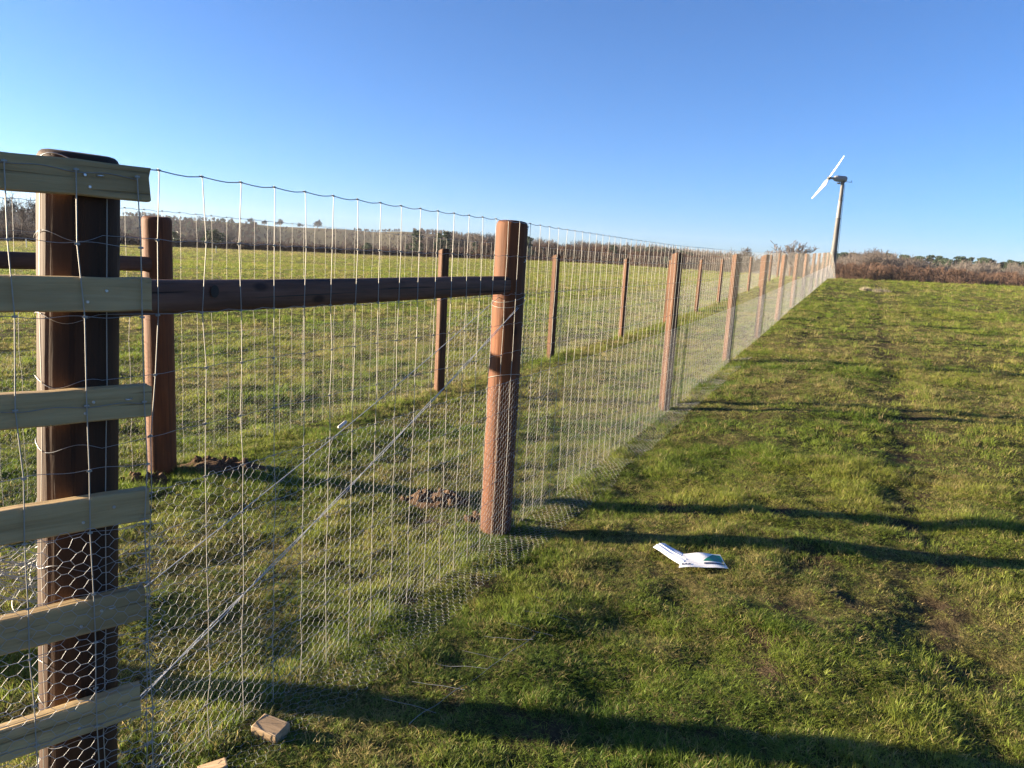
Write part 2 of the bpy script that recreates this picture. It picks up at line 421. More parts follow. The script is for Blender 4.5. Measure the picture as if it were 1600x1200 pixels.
def rail_mesh(L, w, hh, seed):
    """squared round rail along local x"""
    mb = MB(); sides = 16; a = np.arange(sides) * 2 * pi / sides; xs = np.linspace(0, L, 28); V = []
    for x in xs:
        c, s_ = np.cos(a), np.sin(a); e = .62
        px = np.sign(c) * np.abs(c) ** e * w / 2; pz = np.sign(s_) * np.abs(s_) ** e * hh / 2
        k = 1 + .05 * (fbm(a * 1.3 + seed, a * 0 + x * 2.2, seed, 2) - .5)
        V.append(np.stack([np.full(sides, x), px * k, pz * k + .006 * sin(x * 1.4 + seed)], -1))
    V = np.array(V); n = len(xs)
    i = np.arange(n - 1)[:, None] * sides; j = np.arange(sides)[None]; k = (j + 1) % sides
    F = np.stack([i + j, i + k, i + sides + k, i + sides + j], -1).reshape(-1, 4)[:, ::-1]
    mb.add(V, F)
    for e_, fl in ((0, 0), (n - 1, 1)):
        r_ = V[e_]; mb.add(np.vstack([r_, r_.mean(0)]), [((q, (q + 1) % sides, sides, sides) if not fl else ((q + 1) % sides, q, sides, sides)) for q in range(sides)])
    return mb

STAY_R, LINE_R, HEX_R = .0014, .0009, .00048

# ------------------------------------------------------------------ the near long fence
def long_fence(label, voff, netv, line_us, strainer_us, n_parts, u0, hexlod, kind):
    bx, by = uv2xy(strainer_us[-1], voff); base = np.array([bx, by, 0.0])
    T = thing('field_fence', tuple(base), label, 'fence', 'pair of wire fences along the lane')
    def child(name, mb, mat, smooth=False, parent=T, kind=None, lab=None):
        for q in range(len(mb.v)): mb.v[q] = mb.v[q] - base
        return link(name, mb.mesh(name, mat, smooth or mat in (M_WIRE, M_LINE, M_HEX, M_BRACE)), parent, kind=kind, label=lab)
    # square intermediate posts
    for q, u in enumerate(line_us):
        v = netv + (-.074 if netv > voff else .074)
        x, y = uv2xy(u, v); h = 1.80 if kind == 1 else 1.755
        h = h * float(np.interp(u, [0, 10, 20, 40, 60], [1.0, .96, .89, .80, .80])) + random.uniform(-.015, .015)
        me = square_post(.098, h, q + kind * 50).mesh('post', M_STAKE)
        link('post', me, T, (x - bx, y - by, float(terrain(x, y, False)) - .01), (0, 0, -FAZ - radians(26) + random.uniform(-.15, .15)))
    # line wires
    uend = line_us[-1] + 1.5
    us = np.concatenate([np.arange(u0, 14, .05), np.arange(14, uend, .15)])
    for q, z in enumerate(LINE_Z):
        zz = z + .0035 * np.sin(us / .15 * 2 * pi + q) * np.exp(-np.maximum(us, 0) / 8) + .02 * (fbm(us * .35 + q * 3, us * 0 + q, 91, 2) - .5)
        P = fence_pts(us, np.full_like(us, netv) + .004 * np.cos(us / .15 * 2 * pi), zz)
        if kind == 1:                                    # wrapped round the near post
            cx, cy = uv2xy(-2.68, 0); lk = (1.9 - z) / 1.75; cx -= .052 * lk; cy -= .030 * lk
            aa = np.radians(np.linspace(258, 118, 22)); rad = .1015
            W = np.stack([cx + rad * np.sin(aa), cy + rad * np.cos(aa), np.full(22, z) - .012 * np.sin(np.linspace(0, 9, 22) + q)], -1)
            P = np.concatenate([W, P])
        mb = MB(); mb.tube(P, LINE_R if q else LINE_R * 1.8, 5, False); child('line_wire', mb, M_LINE)
    # upright stays
    st = np.arange(u0, uend, .15); rgs = np.random.default_rng(3 + kind); far = MB(); knots = MB()
    for q, u in enumerate(st):
        zs = np.array(LINE_Z)
        du = rgs.normal(0, .0045, len(zs)); du[0] *= .3
        if kind == 1 and q == 0: du -= .09 * (1.88 - zs) / 1.6
        if rgs.random() < .22: du[rgs.integers(1, 5)] += rgs.normal(0, .012)
        P = fence_pts(u + du, np.full(len(zs), netv) - .003, np.append(zs[:-1], .02))
        if u < 6:
            # knots where stays cross the line wires
            K = fence_pts(u + du[:-1], np.full(len(zs) - 1, netv), zs[:-1]); t = np.array([FD[0], FD[1], 0]) * .007
            knots.prisms(K - t, K + t, .0027, None, 5); knots.prisms(K - [0, 0, .004], K + [0, 0, .004], .0023, None, 5)
        if q < n_parts:
            # the wire bows a little between crossings
            mb = MB(); mb.tube(P, STAY_R, 5, False); child('stay_wire', mb, M_WIRE)
        else:
            far.tube(P[[0, 3, 6, 9, 12]], STAY_R, 5, False)
    child('stay_wire', far, M_WIRE, kind='stuff', lab='far upright wires of the netting')
    child('wire_knot', knots, M_WIRE, kind='stuff')
    # hexagonal netting on the lower half
    hx = MB()
    for (a, b_, k) in hexlod:
        A, B, w = hex_edges(a, b_, .01, .972, .032 * k, .036 * k)
        f3 = lambda Q: fence_pts(Q[:, 0], netv - .006 * (1 if kind == 1 else -1) + .010 * (fbm(Q[:, 0] * 2, Q[:, 1] * 3, 13, 2) - .5), Q[:, 1])
        hx.prisms(f3(A), f3(B), HEX_R * k * w, None, 4)
    child('hexagonal_netting', hx, M_HEX, kind='stuff')
    return T, base, child

F1_LINE = [4.25, 8.4, 12.2, 16.0, 19.9, 23.8, 27.7, 31.6, 35.5, 39.4, 43.3, 47.2, 51.1, 55, 59]
F1, B1, ch1 = long_fence('near wire fence of square brown stakes running to the wind turbine', 0, -.097, F1_LINE, [0], 150, -2.515, [(-2.6, 9, 1), (9, 24, 2), (24, 60, 4)], 1)
M_BLACK = flat_mat('dark_knot', (.02, .014, .01), .8)
# strainer, near round post, strut
sx, sy = uv2xy(0, 0)
link('strainer_post', round_post(.0925, 1.91, 11, -.004, .4).mesh('strainer_post', M_POST, True), F1, (sx - B1[0], sy - B1[1], float(terrain(sx, sy)) - .01), (0, 0, .7))
u_ = np.array([-2.46, -.03])
px, py = uv2xy(-2.62, 0)
rl = link('rail', rail_mesh(2.55, .10, .104, 4).mesh('rail', M_RAIL, True), F1, (px - B1[0], py - B1[1], 1.53), (0, -.002, pi / 2 - FAZ), label='dark round strut rail between two posts')
mb = MB()
aa = np.linspace(0, 2 * pi, 15)[:-1]
mb.add(np.vstack([np.stack([.34 + .017 * np.cos(aa), np.full(14, -.0535), .012 + .02 * np.sin(aa)], -1), [[.34, -.0545, .012]]]), [(q, (q + 1) % 14, 14, 14) for q in range(14)])
link('knot', mb.mesh('knot', M_BLACK), rl)
for (xa, xb, zc_) in ((.50, 1.25, -.012), (1.18, 1.62, .004), (1.66, 2.25, -.006)):
    xs_ = np.linspace(xa, xb, 24); mb = MB(); wv = .0022 * np.sin(np.linspace(0, pi, 24)) + .0003
    mb.tube(np.stack([xs_, np.full(24, -.0492), zc_ + .012 * (xs_ - xa) + .004 * (fbm(xs_ * 6, xs_ * 0 + xa, 5, 2) - .5)], -1), wv, 5); link('crack', mb.mesh('crack', M_BLACK), rl)
stm = MB(); a_ = np.linspace(0, pi, 9); stm.tube(np.stack([.007 * np.cos(a_), -.006 * np.sin(a_) + .002, .007 * np.cos(a_)], -1), .0018, 5); stm_me = stm.mesh('staple', M_NAIL, True)
for z in LINE_Z[:10]:
    x, y = uv2xy(.0 + random.uniform(-.015, .015), -.098); link('staple', stm_me, F1, (x - B1[0], y - B1[1], z + random.uniform(-.004, .004)), (0, random.uniform(-.5, .5), pi / 2 - FAZ))
# brace wires
def brace(p0, p1, wires, tens=None):
    mb = MB(); n = 60; t = np.linspace(0, 1, n)
    P0 = np.array([*uv2xy(*p0[:2]), p0[2]]); P1 = np.array([*uv2xy(*p1[:2]), p1[2]])
    L = P0[None] * (1 - t)[:, None] + P1[None] * t[:, None]; L[:, 2] -= .025 * np.sin(t * pi)
    for k in range(wires):
        off = .007 * (k - (wires - 1) / 2)
        Q = L + np.stack([off * np.cos(t * 26) * FN[0], off * np.cos(t * 26) * FN[1], off * np.sin(t * 26) * 1.3], -1)
        mb.tube(Q, .0018, 6, False)
    o = ch1('brace_wire', mb, M_BRACE)
    if tens is not None:
        c = P0 * (1 - tens) + P1 * tens; d = (P1 - P0) / np.linalg.norm(P1 - P0)
        tb = MB(); tb.tube([c - d * .03, c - d * .026, c - d * .02, c + d * .02, c + d * .026, c + d * .03], [.002, .006, .0075, .0075, .006, .002], 8)
        q = ch1('wire_tensioner', tb, flat_mat('zinc_tensioner', (.45, .45, .44), .45)); q.parent = o
brace((.06, -.085, 1.46), (-2.64, -.06, .30), 2)
brace((-.09, .02, 1.47), (-2.62, .05, .56), 1, .56)
# ties of wire round the strainer
for z in (1.47, 1.44, .99):
    mb = MB(); a = np.linspace(.2, 2 * pi + .2, 30); cx, cy = uv2xy(0, 0)
    mb.tube(np.stack([cx + .0975 * np.cos(a), cy + .0975 * np.sin(a), z + .03 * np.sin(a * 1 + z * 9)], -1), .0015, 4, False); ch1('tie_wire', mb, M_WIRE)
# the netting folded out flat on the grass along the foot of the fence
def on_ground(u, v, dz): 
    x, y = uv2xy(u, v); return np.stack([x, y, terrain(x, y) + dz], -1)
hx = MB(); A, B, w = hex_edges(-2.6, 9, -.36, -.10, .032, .036)
A = A[:, [0, 1]]; 
gz = lambda Q: on_ground(Q[:, 0], Q[:, 1] + .08 * (fbm(Q[:, 0] * 1.2, Q[:, 0] * 0, 17, 2) - .5), .002 + .03 * fbm(Q[:, 0] * 3, Q[:, 1] * 3, 19, 2))
hx.prisms(gz(A), gz(B), HEX_R * w); ch1('hexagonal_netting', hx, M_HEX, kind='stuff', lab='skirt of netting folded out on the grass')
us = np.linspace(-1.95, -.72, 40); vv = -.62 - .13 * sstep(-1.95, -1.1, us)
mb = MB(); mb.tube(on_ground(us, vv, .012 + .010 * np.sin(us * 9)), .0010, 5, False); ch1('skirt_wire', mb, M_LINE)
for u in np.arange(-1.86, -.8, .15):
    v0 = -.62 - .13 * float(sstep(-1.95, -1.1, u)); t = np.linspace(0, 1, 8)
    mb = MB(); mb.tube(on_ground(u - .0 + .03 * t, v0 + .16 - .22 * t + random.uniform(-.03, .03), .022 + random.uniform(-.02, .03) * t + random.uniform(-.010, .004)), .0010, 5, True); ch1('skirt_wire', mb, M_LINE)

# ------------------------------------------------------------------ the far long fence
F2V = 2.60
F2_LINE = [3.74, 7.32, 11.3, 15.2, 19.08, 22.85, 26.7, 30.1, 33.9, 37.7, 41.6, 45.5, 49.4, 53.3, 57.2]
F2, B2, ch2 = long_fence('far wire fence beyond the grass lane, starting at a round post', F2V, F2V + .10, F2_LINE, [-.28], 120, -2.7, [(-2.7, 4, 1), (4, 16, 2), (16, 58, 4)], 2)
for k, (u, h, sd_) in enumerate([(-.28, 1.86, 21), (-2.96, 1.86, 23)]):
    x, y = uv2xy(u, F2V); link('strainer_post', round_post(.0965, h, sd_, .006, 1.0).mesh('strainer_post', M_POST, True), F2, (x - B2[0], y - B2[1], float(terrain(x, y)) - .01), (0, 0, 1.1 + k))
px, py = uv2xy(-2.90, F2V)
link('rail', rail_mesh(2.60, .095, .10, 6).mesh('rail', M_RAIL, True), F2, (px - B2[0], py - B2[1], 1.515), (0, 0, pi / 2 - FAZ))

# ------------------------------------------------------------------ board panel at the left
BAZ = radians(47.1); BD = np.array([sin(BAZ), cos(BAZ)]); BN = np.array([BD[1], -BD[0]])
cx, cy = uv2xy(-2.68, 0)
BF = thing('board_fence', (cx, cy, 0), 'pale board fence with wire netting nailed to the thick near post', 'fence')
link('gate_post', round_post(.0965, 1.915, 5, .010, 2.1, 64, .02).mesh('gate_post', M_OLDPOST, True), BF, (-.057, -.033, float(terrain(cx, cy)) - .02), (-.017, .030, .0), label='thick dark brown round post at left')
BOARDS = [(1.877, 1.790, .131), (1.592, 1.504, .129), (1.302, 1.214, .121), (1.010, .920, .111), (.723, .627, .093), (.425, .331, .075)]
BOFF = .097
def board_mesh(L, hh, th, seed):
    """long side along local x (end at x=0), thickness along -y (towards the camera)"""
    mb = MB(); rg = np.random.default_rng(seed); xs = -np.concatenate([[0, .006], np.linspace(.03, L, 26)]); b = .004
    sec = [(0, b), (0, hh - b), (-b, hh), (-th + b, hh), (-th, hh - b), (-th, b), (-th + b, 0), (-b, 0)]
    V = []
    for q, x in enumerate(xs):
        j = .0025 * rg.normal(size=2) * (1 if q > 1 else .3)
        V.append([(x + (rg.normal() * .0025 if q == 0 else 0), a + j[0] * .4, c + j[1] * .5) for a, c in sec])
    V = np.array(V); n = len(xs); s = 8
    i = np.arange(n - 1)[:, None] * s; jj = np.arange(s)[None]; k = (jj + 1) % s
    mb.add(V, np.stack([i + jj, i + k, i + s + k, i + s + jj], -1).reshape(-1, 4))
    mb.add(np.vstack([V[0], V[0].mean(0)]), [((q + 1) % s, q, s, s) for q in range(s)])
    mb.add(np.vstack([V[-1], V[-1].mean(0)]), [(q, (q + 1) % s, s, s) for q in range(s)])
    return mb
nail = MB(); nail.tube([(0, .004, 0), (0, -.001, 0), (0, -.0025, 0)], [.0042, .0042, .003], 8); nail_me = nail.mesh('nail', M_NAIL)
stp = MB(); a = np.linspace(0, pi, 9); stp.tube(np.stack([.006 * np.cos(a), -.007 * np.sin(a) + .003, .004 * np.cos(a)], -1), .0019, 5); stp_me = stp.mesh('staple', M_NAIL)
for q, (zt, zb, s_end) in enumerate(BOARDS):
    ox = s_end * BD[0] + BOFF * BN[0]; oy = s_end * BD[1] + BOFF * BN[1]
    bo = link('board', board_mesh(1.75, zt - zb, .038, 30 + q).mesh('board', M_BOARD), BF, (ox, oy, zb), (0, random.uniform(-.004, .004), pi / 2 - BAZ))
    for (dx, dz) in ((.15 - .04 * (q % 2), .6), (.14 + .015 * q, .28)):
        link('nail', nail_me, bo, (-dx - (s_end - .131), -.0385, (zt - zb) * dz), (0, 0, 0))
    if q in (0, 2, 4): link('staple', stp_me, bo, (-.055 - .06 * (q == 0) - .03 * (q == 4), -.040, (zt - zb) * .62), (0, .5, 0))
def bpt(s, off, z): 
    s = np.asarray(s, float); return np.stack([cx + s * BD[0] + off * BN[0], cy + s * BD[1] + off * BN[1], np.asarray(z, float) + 0 * s], -1) - np.array([cx, cy, 0])
BW = BOFF + .0405
BZ = [1.852, 1.672, 1.49, 1.26, 1.085, .915, .74, .60, .465, .35, .24, .13]
ss = np.concatenate([np.linspace(.10, -.5, 50), np.linspace(-.52, -1.7, 30)])
for q, z in enumerate(BZ):
    mb = MB(); zz = z + .003 * np.sin(ss / .15 * 2 * pi + q * 2) + .012 * (fbm(ss * 3 + q, ss * 0 + q, 33, 2) - .5) + (.010 if q == 0 else 0) * 0 - ss * .015
    mb.tube(bpt(ss, BW + .0015, zz), LINE_R, 5, False); link('line_wire', mb.mesh('line_wire', M_LINE, True), BF)
rg = np.random.default_rng(12)
kn = MB()
for s in (.100, -.040, -.186, -.333, -.48, -.63, -.78, -.93):
    zz = np.array(BZ + [.02]); js = rg.normal(0, .004, len(zz)); P = bpt(s + js, BW + .004, zz - s * .015)
    mb = MB(); mb.tube(P, STAY_R * 1.1, 6, False); link('stay_wire', mb.mesh('stay_wire', M_WIRE, True), BF)
    K = P[:-1]; t = np.array([BD[0], BD[1], 0]) * .006; kn.prisms(K - t, K + t, .0028, None, 6); kn.prisms(K - [0, 0, .004], K + [0, 0, .004], .0024, None, 6)
link('wire_knot', kn.mesh('wire_knot', M_WIRE), BF, kind='stuff')
hx = MB(); A, B, w = hex_edges(-1.7, .16, .0, .925, .032, .036)
f3 = lambda Q: bpt(Q[:, 0], BW + .003 + .004 * fbm(Q[:, 0] * 9, Q[:, 1] * 9, 23, 1), Q[:, 1])
hx.prisms(f3(A), f3(B), .0006 * w, None, 5); link('hexagonal_netting', hx.mesh('hexagonal_netting', M_HEX, True), BF, kind='stuff')
# stays hugging the round post
for ad in (112, 206):
    a = radians(ad); zz = np.array(LINE_Z); mb = MB(); mb.tube(np.stack([.1035 * sin(a) + rg.normal(0, .002, 13) - .052 * (1.9 - zz) / 1.75, .1035 * cos(a) - .03 * (1.9 - zz) / 1.75, zz], -1), STAY_R, 5, False); link('stay_wire', mb.mesh('stay_wire', M_WIRE), BF)
# second post that carries the boards outside the picture
ex = -1.62 * BD[0]; ey = -1.62 * BD[1]
link('gate_post', round_post(.085, 1.90, 6).mesh('gate_post', M_POST, True), BF, (ex, ey, float(terrain(cx + ex, cy + ey)) - .02))

# ------------------------------------------------------------------ small things on the ground
def gz1(x, y): return float(terrain(np.array([x]), np.array([y]))[0])
def offcut(x, y, rz, dims, tilt, label):
    mb = MB(); L, W, Hh = dims; b = .004
    sec = [(-W / 2 + b, 0), (W / 2 - b, 0), (W / 2, b), (W / 2, Hh - b), (W / 2 - b, Hh), (-W / 2 + b, Hh), (-W / 2, Hh - b), (-W / 2, b)]
    V = np.array([[(xx, a, c) for a, c in sec] for xx in (-L / 2, -L / 2 + .004, L / 2 - .004, L / 2)]); V[0, :, 1:] *= .97; V[3, :, 1:] *= .97
    i = np.arange(3)[:, None] * 8; j = np.arange(8)[None]; k = (j + 1) % 8
    mb.add(V, np.stack([i + j, i + k, i + 8 + k, i + 8 + j], -1).reshape(-1, 4)[:, ::-1])
    mb.add(np.vstack([V[0], V[0].mean(0)]), [(q, (q + 1) % 8, 8, 8) for q in range(8)]); mb.add(np.vstack([V[3], V[3].mean(0)]), [((q + 1) % 8, q, 8, 8) for q in range(8)])
    link('timber_offcut', mb.mesh('timber_offcut', M_OFFCUT), None, (x, y, gz1(x, y) + .004), (tilt, tilt * .6, rz), label=label, cat='wood block', group='timber offcuts by the near fence')
offcut(-.765, 2.335, -.35, (.105, .075, .042), .10, 'sawn timber block lying in the grass behind the netting')
offcut(-.875, 2.12, .5, (.085, .065, .04), -.15, 'timber block cut off by the bottom edge of the photo')

def sheet(nx, ny, corner, fn, th=.0022):
    """crumpled sheet with thickness; corner = 4 xy corners"""
    c = np.array(corner, float); mb = MB(); V = []
    for j in range(ny):
        for i in range(nx):
            a, b_ = i / (nx - 1), j / (ny - 1)
            p = (c[0] * (1 - a) + c[1] * a) * (1 - b_) + (c[3] * (1 - a) + c[2] * a) * b_
            V.append((p[0], p[1], fn(a, b_)))
    V = np.array(V); n = len(V); W = V - [0, 0, th]
    F = [(j * nx + i, j * nx + i + 1, (j + 1) * nx + i + 1, (j + 1) * nx + i) for j in range(ny - 1) for i in range(nx - 1)]
    G = [tuple(n + q for q in f[::-1]) for f in F]
    rim = [j for j in range(nx)] + [j * nx + nx - 1 for j in range(1, ny)] + [(ny - 1) * nx + i for i in range(nx - 2, -1, -1)] + [j * nx for j in range(ny - 2, 0, -1)]
    E = [(rim[k], n + rim[k], n + rim[(k + 1) % len(rim)], rim[(k + 1) % len(rim)]) for k in range(len(rim))]
    mb.add(np.vstack([V, W]), F + G + E); return mb
pk0 = np.array([1.06, 3.99, 0]); pz = gz1(1.06, 3.99) + .016
PK = thing('plastic_packet', (1.06, 3.99, pz), 'torn white and green plastic packet lying on the grass', 'packet'); PK.scale = (.88, .88, .8)
def cl(x): return (x[0] - 1.06, x[1] - 3.99)
m_white = flat_mat('white_film', (.80, .79, .78), .35, .06, 30); m_green = flat_mat('green_print', (.01, .19, .12), .4, .2, 25); m_navy = flat_mat('dark_print', (.02, .03, .08), .4)
m_clear, nt, b = new_mat('clear_film'); b.inputs['Base Color'].default_value = (.72, .77, .88, 1); b.inputs['Roughness'].default_value = .22; b.inputs['Alpha'].default_value = .82
bump(nt, b, noise(nt, coords(nt, (1, 1, 1), False), 40, 3), .3, .004)
cA = [cl((.855, 4.165)), cl((.985, 3.915)), cl((1.075, 4.03)), cl((.945, 4.245))]
crA = lambda a, b_: .018 + .0022 * sin(b_ * 26) + .002 * sin(a * 7 + b_ * 3) + .012 * sin(b_ * pi) + .010 * (1 - a)
link('clear_sleeve', sheet(22, 12, cA, crA).mesh('clear_sleeve', m_clear), PK)
cB = [cl((.965, 3.88)), cl((1.285, 3.905)), cl((1.275, 4.075)), cl((1.03, 4.05))]
crB = lambda a, b_: .012 + .030 * b_ * (1 - .2 * a) + .010 * sin(a * 3.1) + .003 * sin(a * 9 + b_ * 4)
sl = link('white_sleeve', sheet(24, 10, cB, crB).mesh('white_sleeve', m_white), PK)
def sub(c, a0, a1, b0, b1):
    c = np.array(c); f = lambda a, b_: tuple((c[0] * (1 - a) + c[1] * a) * (1 - b_) + (c[3] * (1 - a) + c[2] * a) * b_)
    return [f(a0, b0), f(a1, b0), f(a1, b1), f(a0, b1)]
def decal(name, a0, a1, b0, b1, mat, dz=.0025, skew=0):
    q = sub(cB, a0, a1, b0, b1); q[3] = sub(cB, a0 + skew, a1, b0, b1)[3]
    link(name, sheet(14, 5, q, lambda a, b_: crB(a0 + skew * b_ * (1 - a) + (a1 - a0) * a, b0 + (b1 - b0) * b_) + dz, .001).mesh(name, mat), sl)
decal('green_print', .50, .97, .42, .93, m_green, skew=.28)
decal('dark_print', .52, .98, .22, .31, m_navy)
for k in range(3): decal('dark_print', .04 + .07 * k, .09 + .07 * k, .16, .24, m_navy)

def mound(x, y, rx, ry, h, seed, label, rz=0):
    mb = MB(); nr, na = 12, 32; V = [(0, 0, h)]
    for i in range(1, nr + 1):
        t = i / nr
        for j in range(na):
            a = j * 2 * pi / na; k = 1 + .35 * (float(vnoise(np.array([cos(a) * 2 + 5]), np.array([sin(a) * 2 + seed]), seed)[0]) - .5)
            X = rx * t * k * cos(a); Y = ry * t * k * sin(a)
            zz = h * (1 - t * t) ** 1.1 + (.045 * (float(fbm(np.array([X * 16 + 50]), np.array([Y * 16 + seed]), seed)[0]) - .5) * 2) * (1 - t ** 3) * min(1, h / .06)
            wx = x + X * cos(rz) - Y * sin(rz); wy = y + X * sin(rz) + Y * cos(rz)
            V.append((X, Y, zz + gz1(wx, wy) - gz1(x, y) - (.02 if i == nr else 0)))
    F = [(0, 1 + j, 1 + (j + 1) % na, 1 + (j + 1) % na) for j in range(na)]
    for i in range(nr - 1):
        for j in range(na):
            F.append((1 + i * na + j, 1 + (i + 1) * na + j, 1 + (i + 1) * na + (j + 1) % na, 1 + i * na + (j + 1) % na))
    mb.add(V, F)
    rr = random.Random(seed)
    T = thing('soil_mound', (x, y, gz1(x, y)), label, 'soil', 'heaps of dug soil', rz)
    link('heap', mb.mesh('heap', M_SOIL, True), T)
    for k in range(16):
        a = rr.uniform(0, 2 * pi); t = rr.uniform(.2, 1.05); s = rr.uniform(.012, .034); X, Y = rx * t * cos(a), ry * t * sin(a)
        c = MB(); ph = rr.uniform(0, 6); rg_ = np.random.default_rng(seed * 100 + k)
        g = (1 + 5 ** .5) / 2; IV = np.array([(-1, g, 0), (1, g, 0), (-1, -g, 0), (1, -g, 0), (0, -1, g), (0, 1, g), (0, -1, -g), (0, 1, -g), (g, 0, -1), (g, 0, 1), (-g, 0, -1), (-g, 0, 1)]) / 1.9
        IV = IV * s * (1 + .45 * rg_.uniform(-1, 1, (12, 1))) * [1.2, 1, .75]
        IF = [(0, 11, 5), (0, 5, 1), (0, 1, 7), (0, 7, 10), (0, 10, 11), (1, 5, 9), (5, 11, 4), (11, 10, 2), (10, 7, 6), (7, 1, 8), (3, 9, 4), (3, 4, 2), (3, 2, 6), (3, 6, 8), (3, 8, 9), (4, 9, 5), (2, 4, 11), (6, 2, 10), (8, 6, 7), (9, 8, 1)]
        c.add(IV, [(*f, f[2]) for f in IF])
        link('clod', c.mesh('clod', M_SOIL), T, (X, Y, h * max(0, 1 - t * t) + s * .35), (ph, ph * 2, ph * 3))
mound(-.46, 4.93, .22, .13, .075, 2, 'crumbly brown soil heap just left of the middle round post')
mound(-2.16, 5.42, .34, .16, .075, 4, 'dark turned soil beside the round post of the far fence')
mound(-.12, 4.62, .16, .10, .035, 8, 'low ring of soil at the foot of the middle round post')
mound(-2.55, 5.05, .2, .12, .05, 9, 'small soil heap in front of the far fence round post')

# tangle of spare wire behind the boards
mb = MB(); rg = np.random.default_rng(5)
TX, TY = -2.15, 3.15; tz = gz1(TX, TY)
WT = thing('wire_tangle', (TX, TY, tz), 'tangled coil of spare galvanised wire lying behind the board fence', 'wire')
for k in range(9):
    n = 90; t = np.linspace(0, 1, n) * rg.uniform(3, 6) * pi; R_ = rg.uniform(.10, .24); c = rg.normal(0, .06, 3)
    ax = rg.normal(0, .6, 2)
    P = np.stack([R_ * np.cos(t + k) + c[0] + .03 * np.sin(t * .37), R_ * np.sin(t + k) + c[1] + .05 * np.cos(t * .31), 0 * t], -1)
    P[:, 2] = .15 + ax[0] * P[:, 0] * .7 + ax[1] * P[:, 1] * .7 + c[2] * .5 + .04 * np.sin(t * .7); P[:, 2] = np.maximum(P[:, 2], .01) 
    b2 = MB(); b2.tube(P, .0019, 5, False); link('wire_coil', b2.mesh('wire_coil', M_WIRE), WT)
for k in range(16):
    a = rg.uniform(-.3, 2.2); L = rg.uniform(.25, .75); t = np.linspace(0, 1, 14); p0 = np.array([rg.uniform(-.3, .35), rg.uniform(-.35, .25), rg.uniform(.01, .2)])
    d = np.array([cos(a), sin(a), rg.uniform(-.2, .5)]); P = p0 + d * (t * L)[:, None]; P[:, 2] += .12 * np.sin(t * pi) * rg.uniform(0, 1); P[:, 2] = np.maximum(P[:, 2], .01)
    b2 = MB(); b2.tube(P, .0019, 5, False); link('wire_end', b2.mesh('wire_end', M_WIRE), WT)

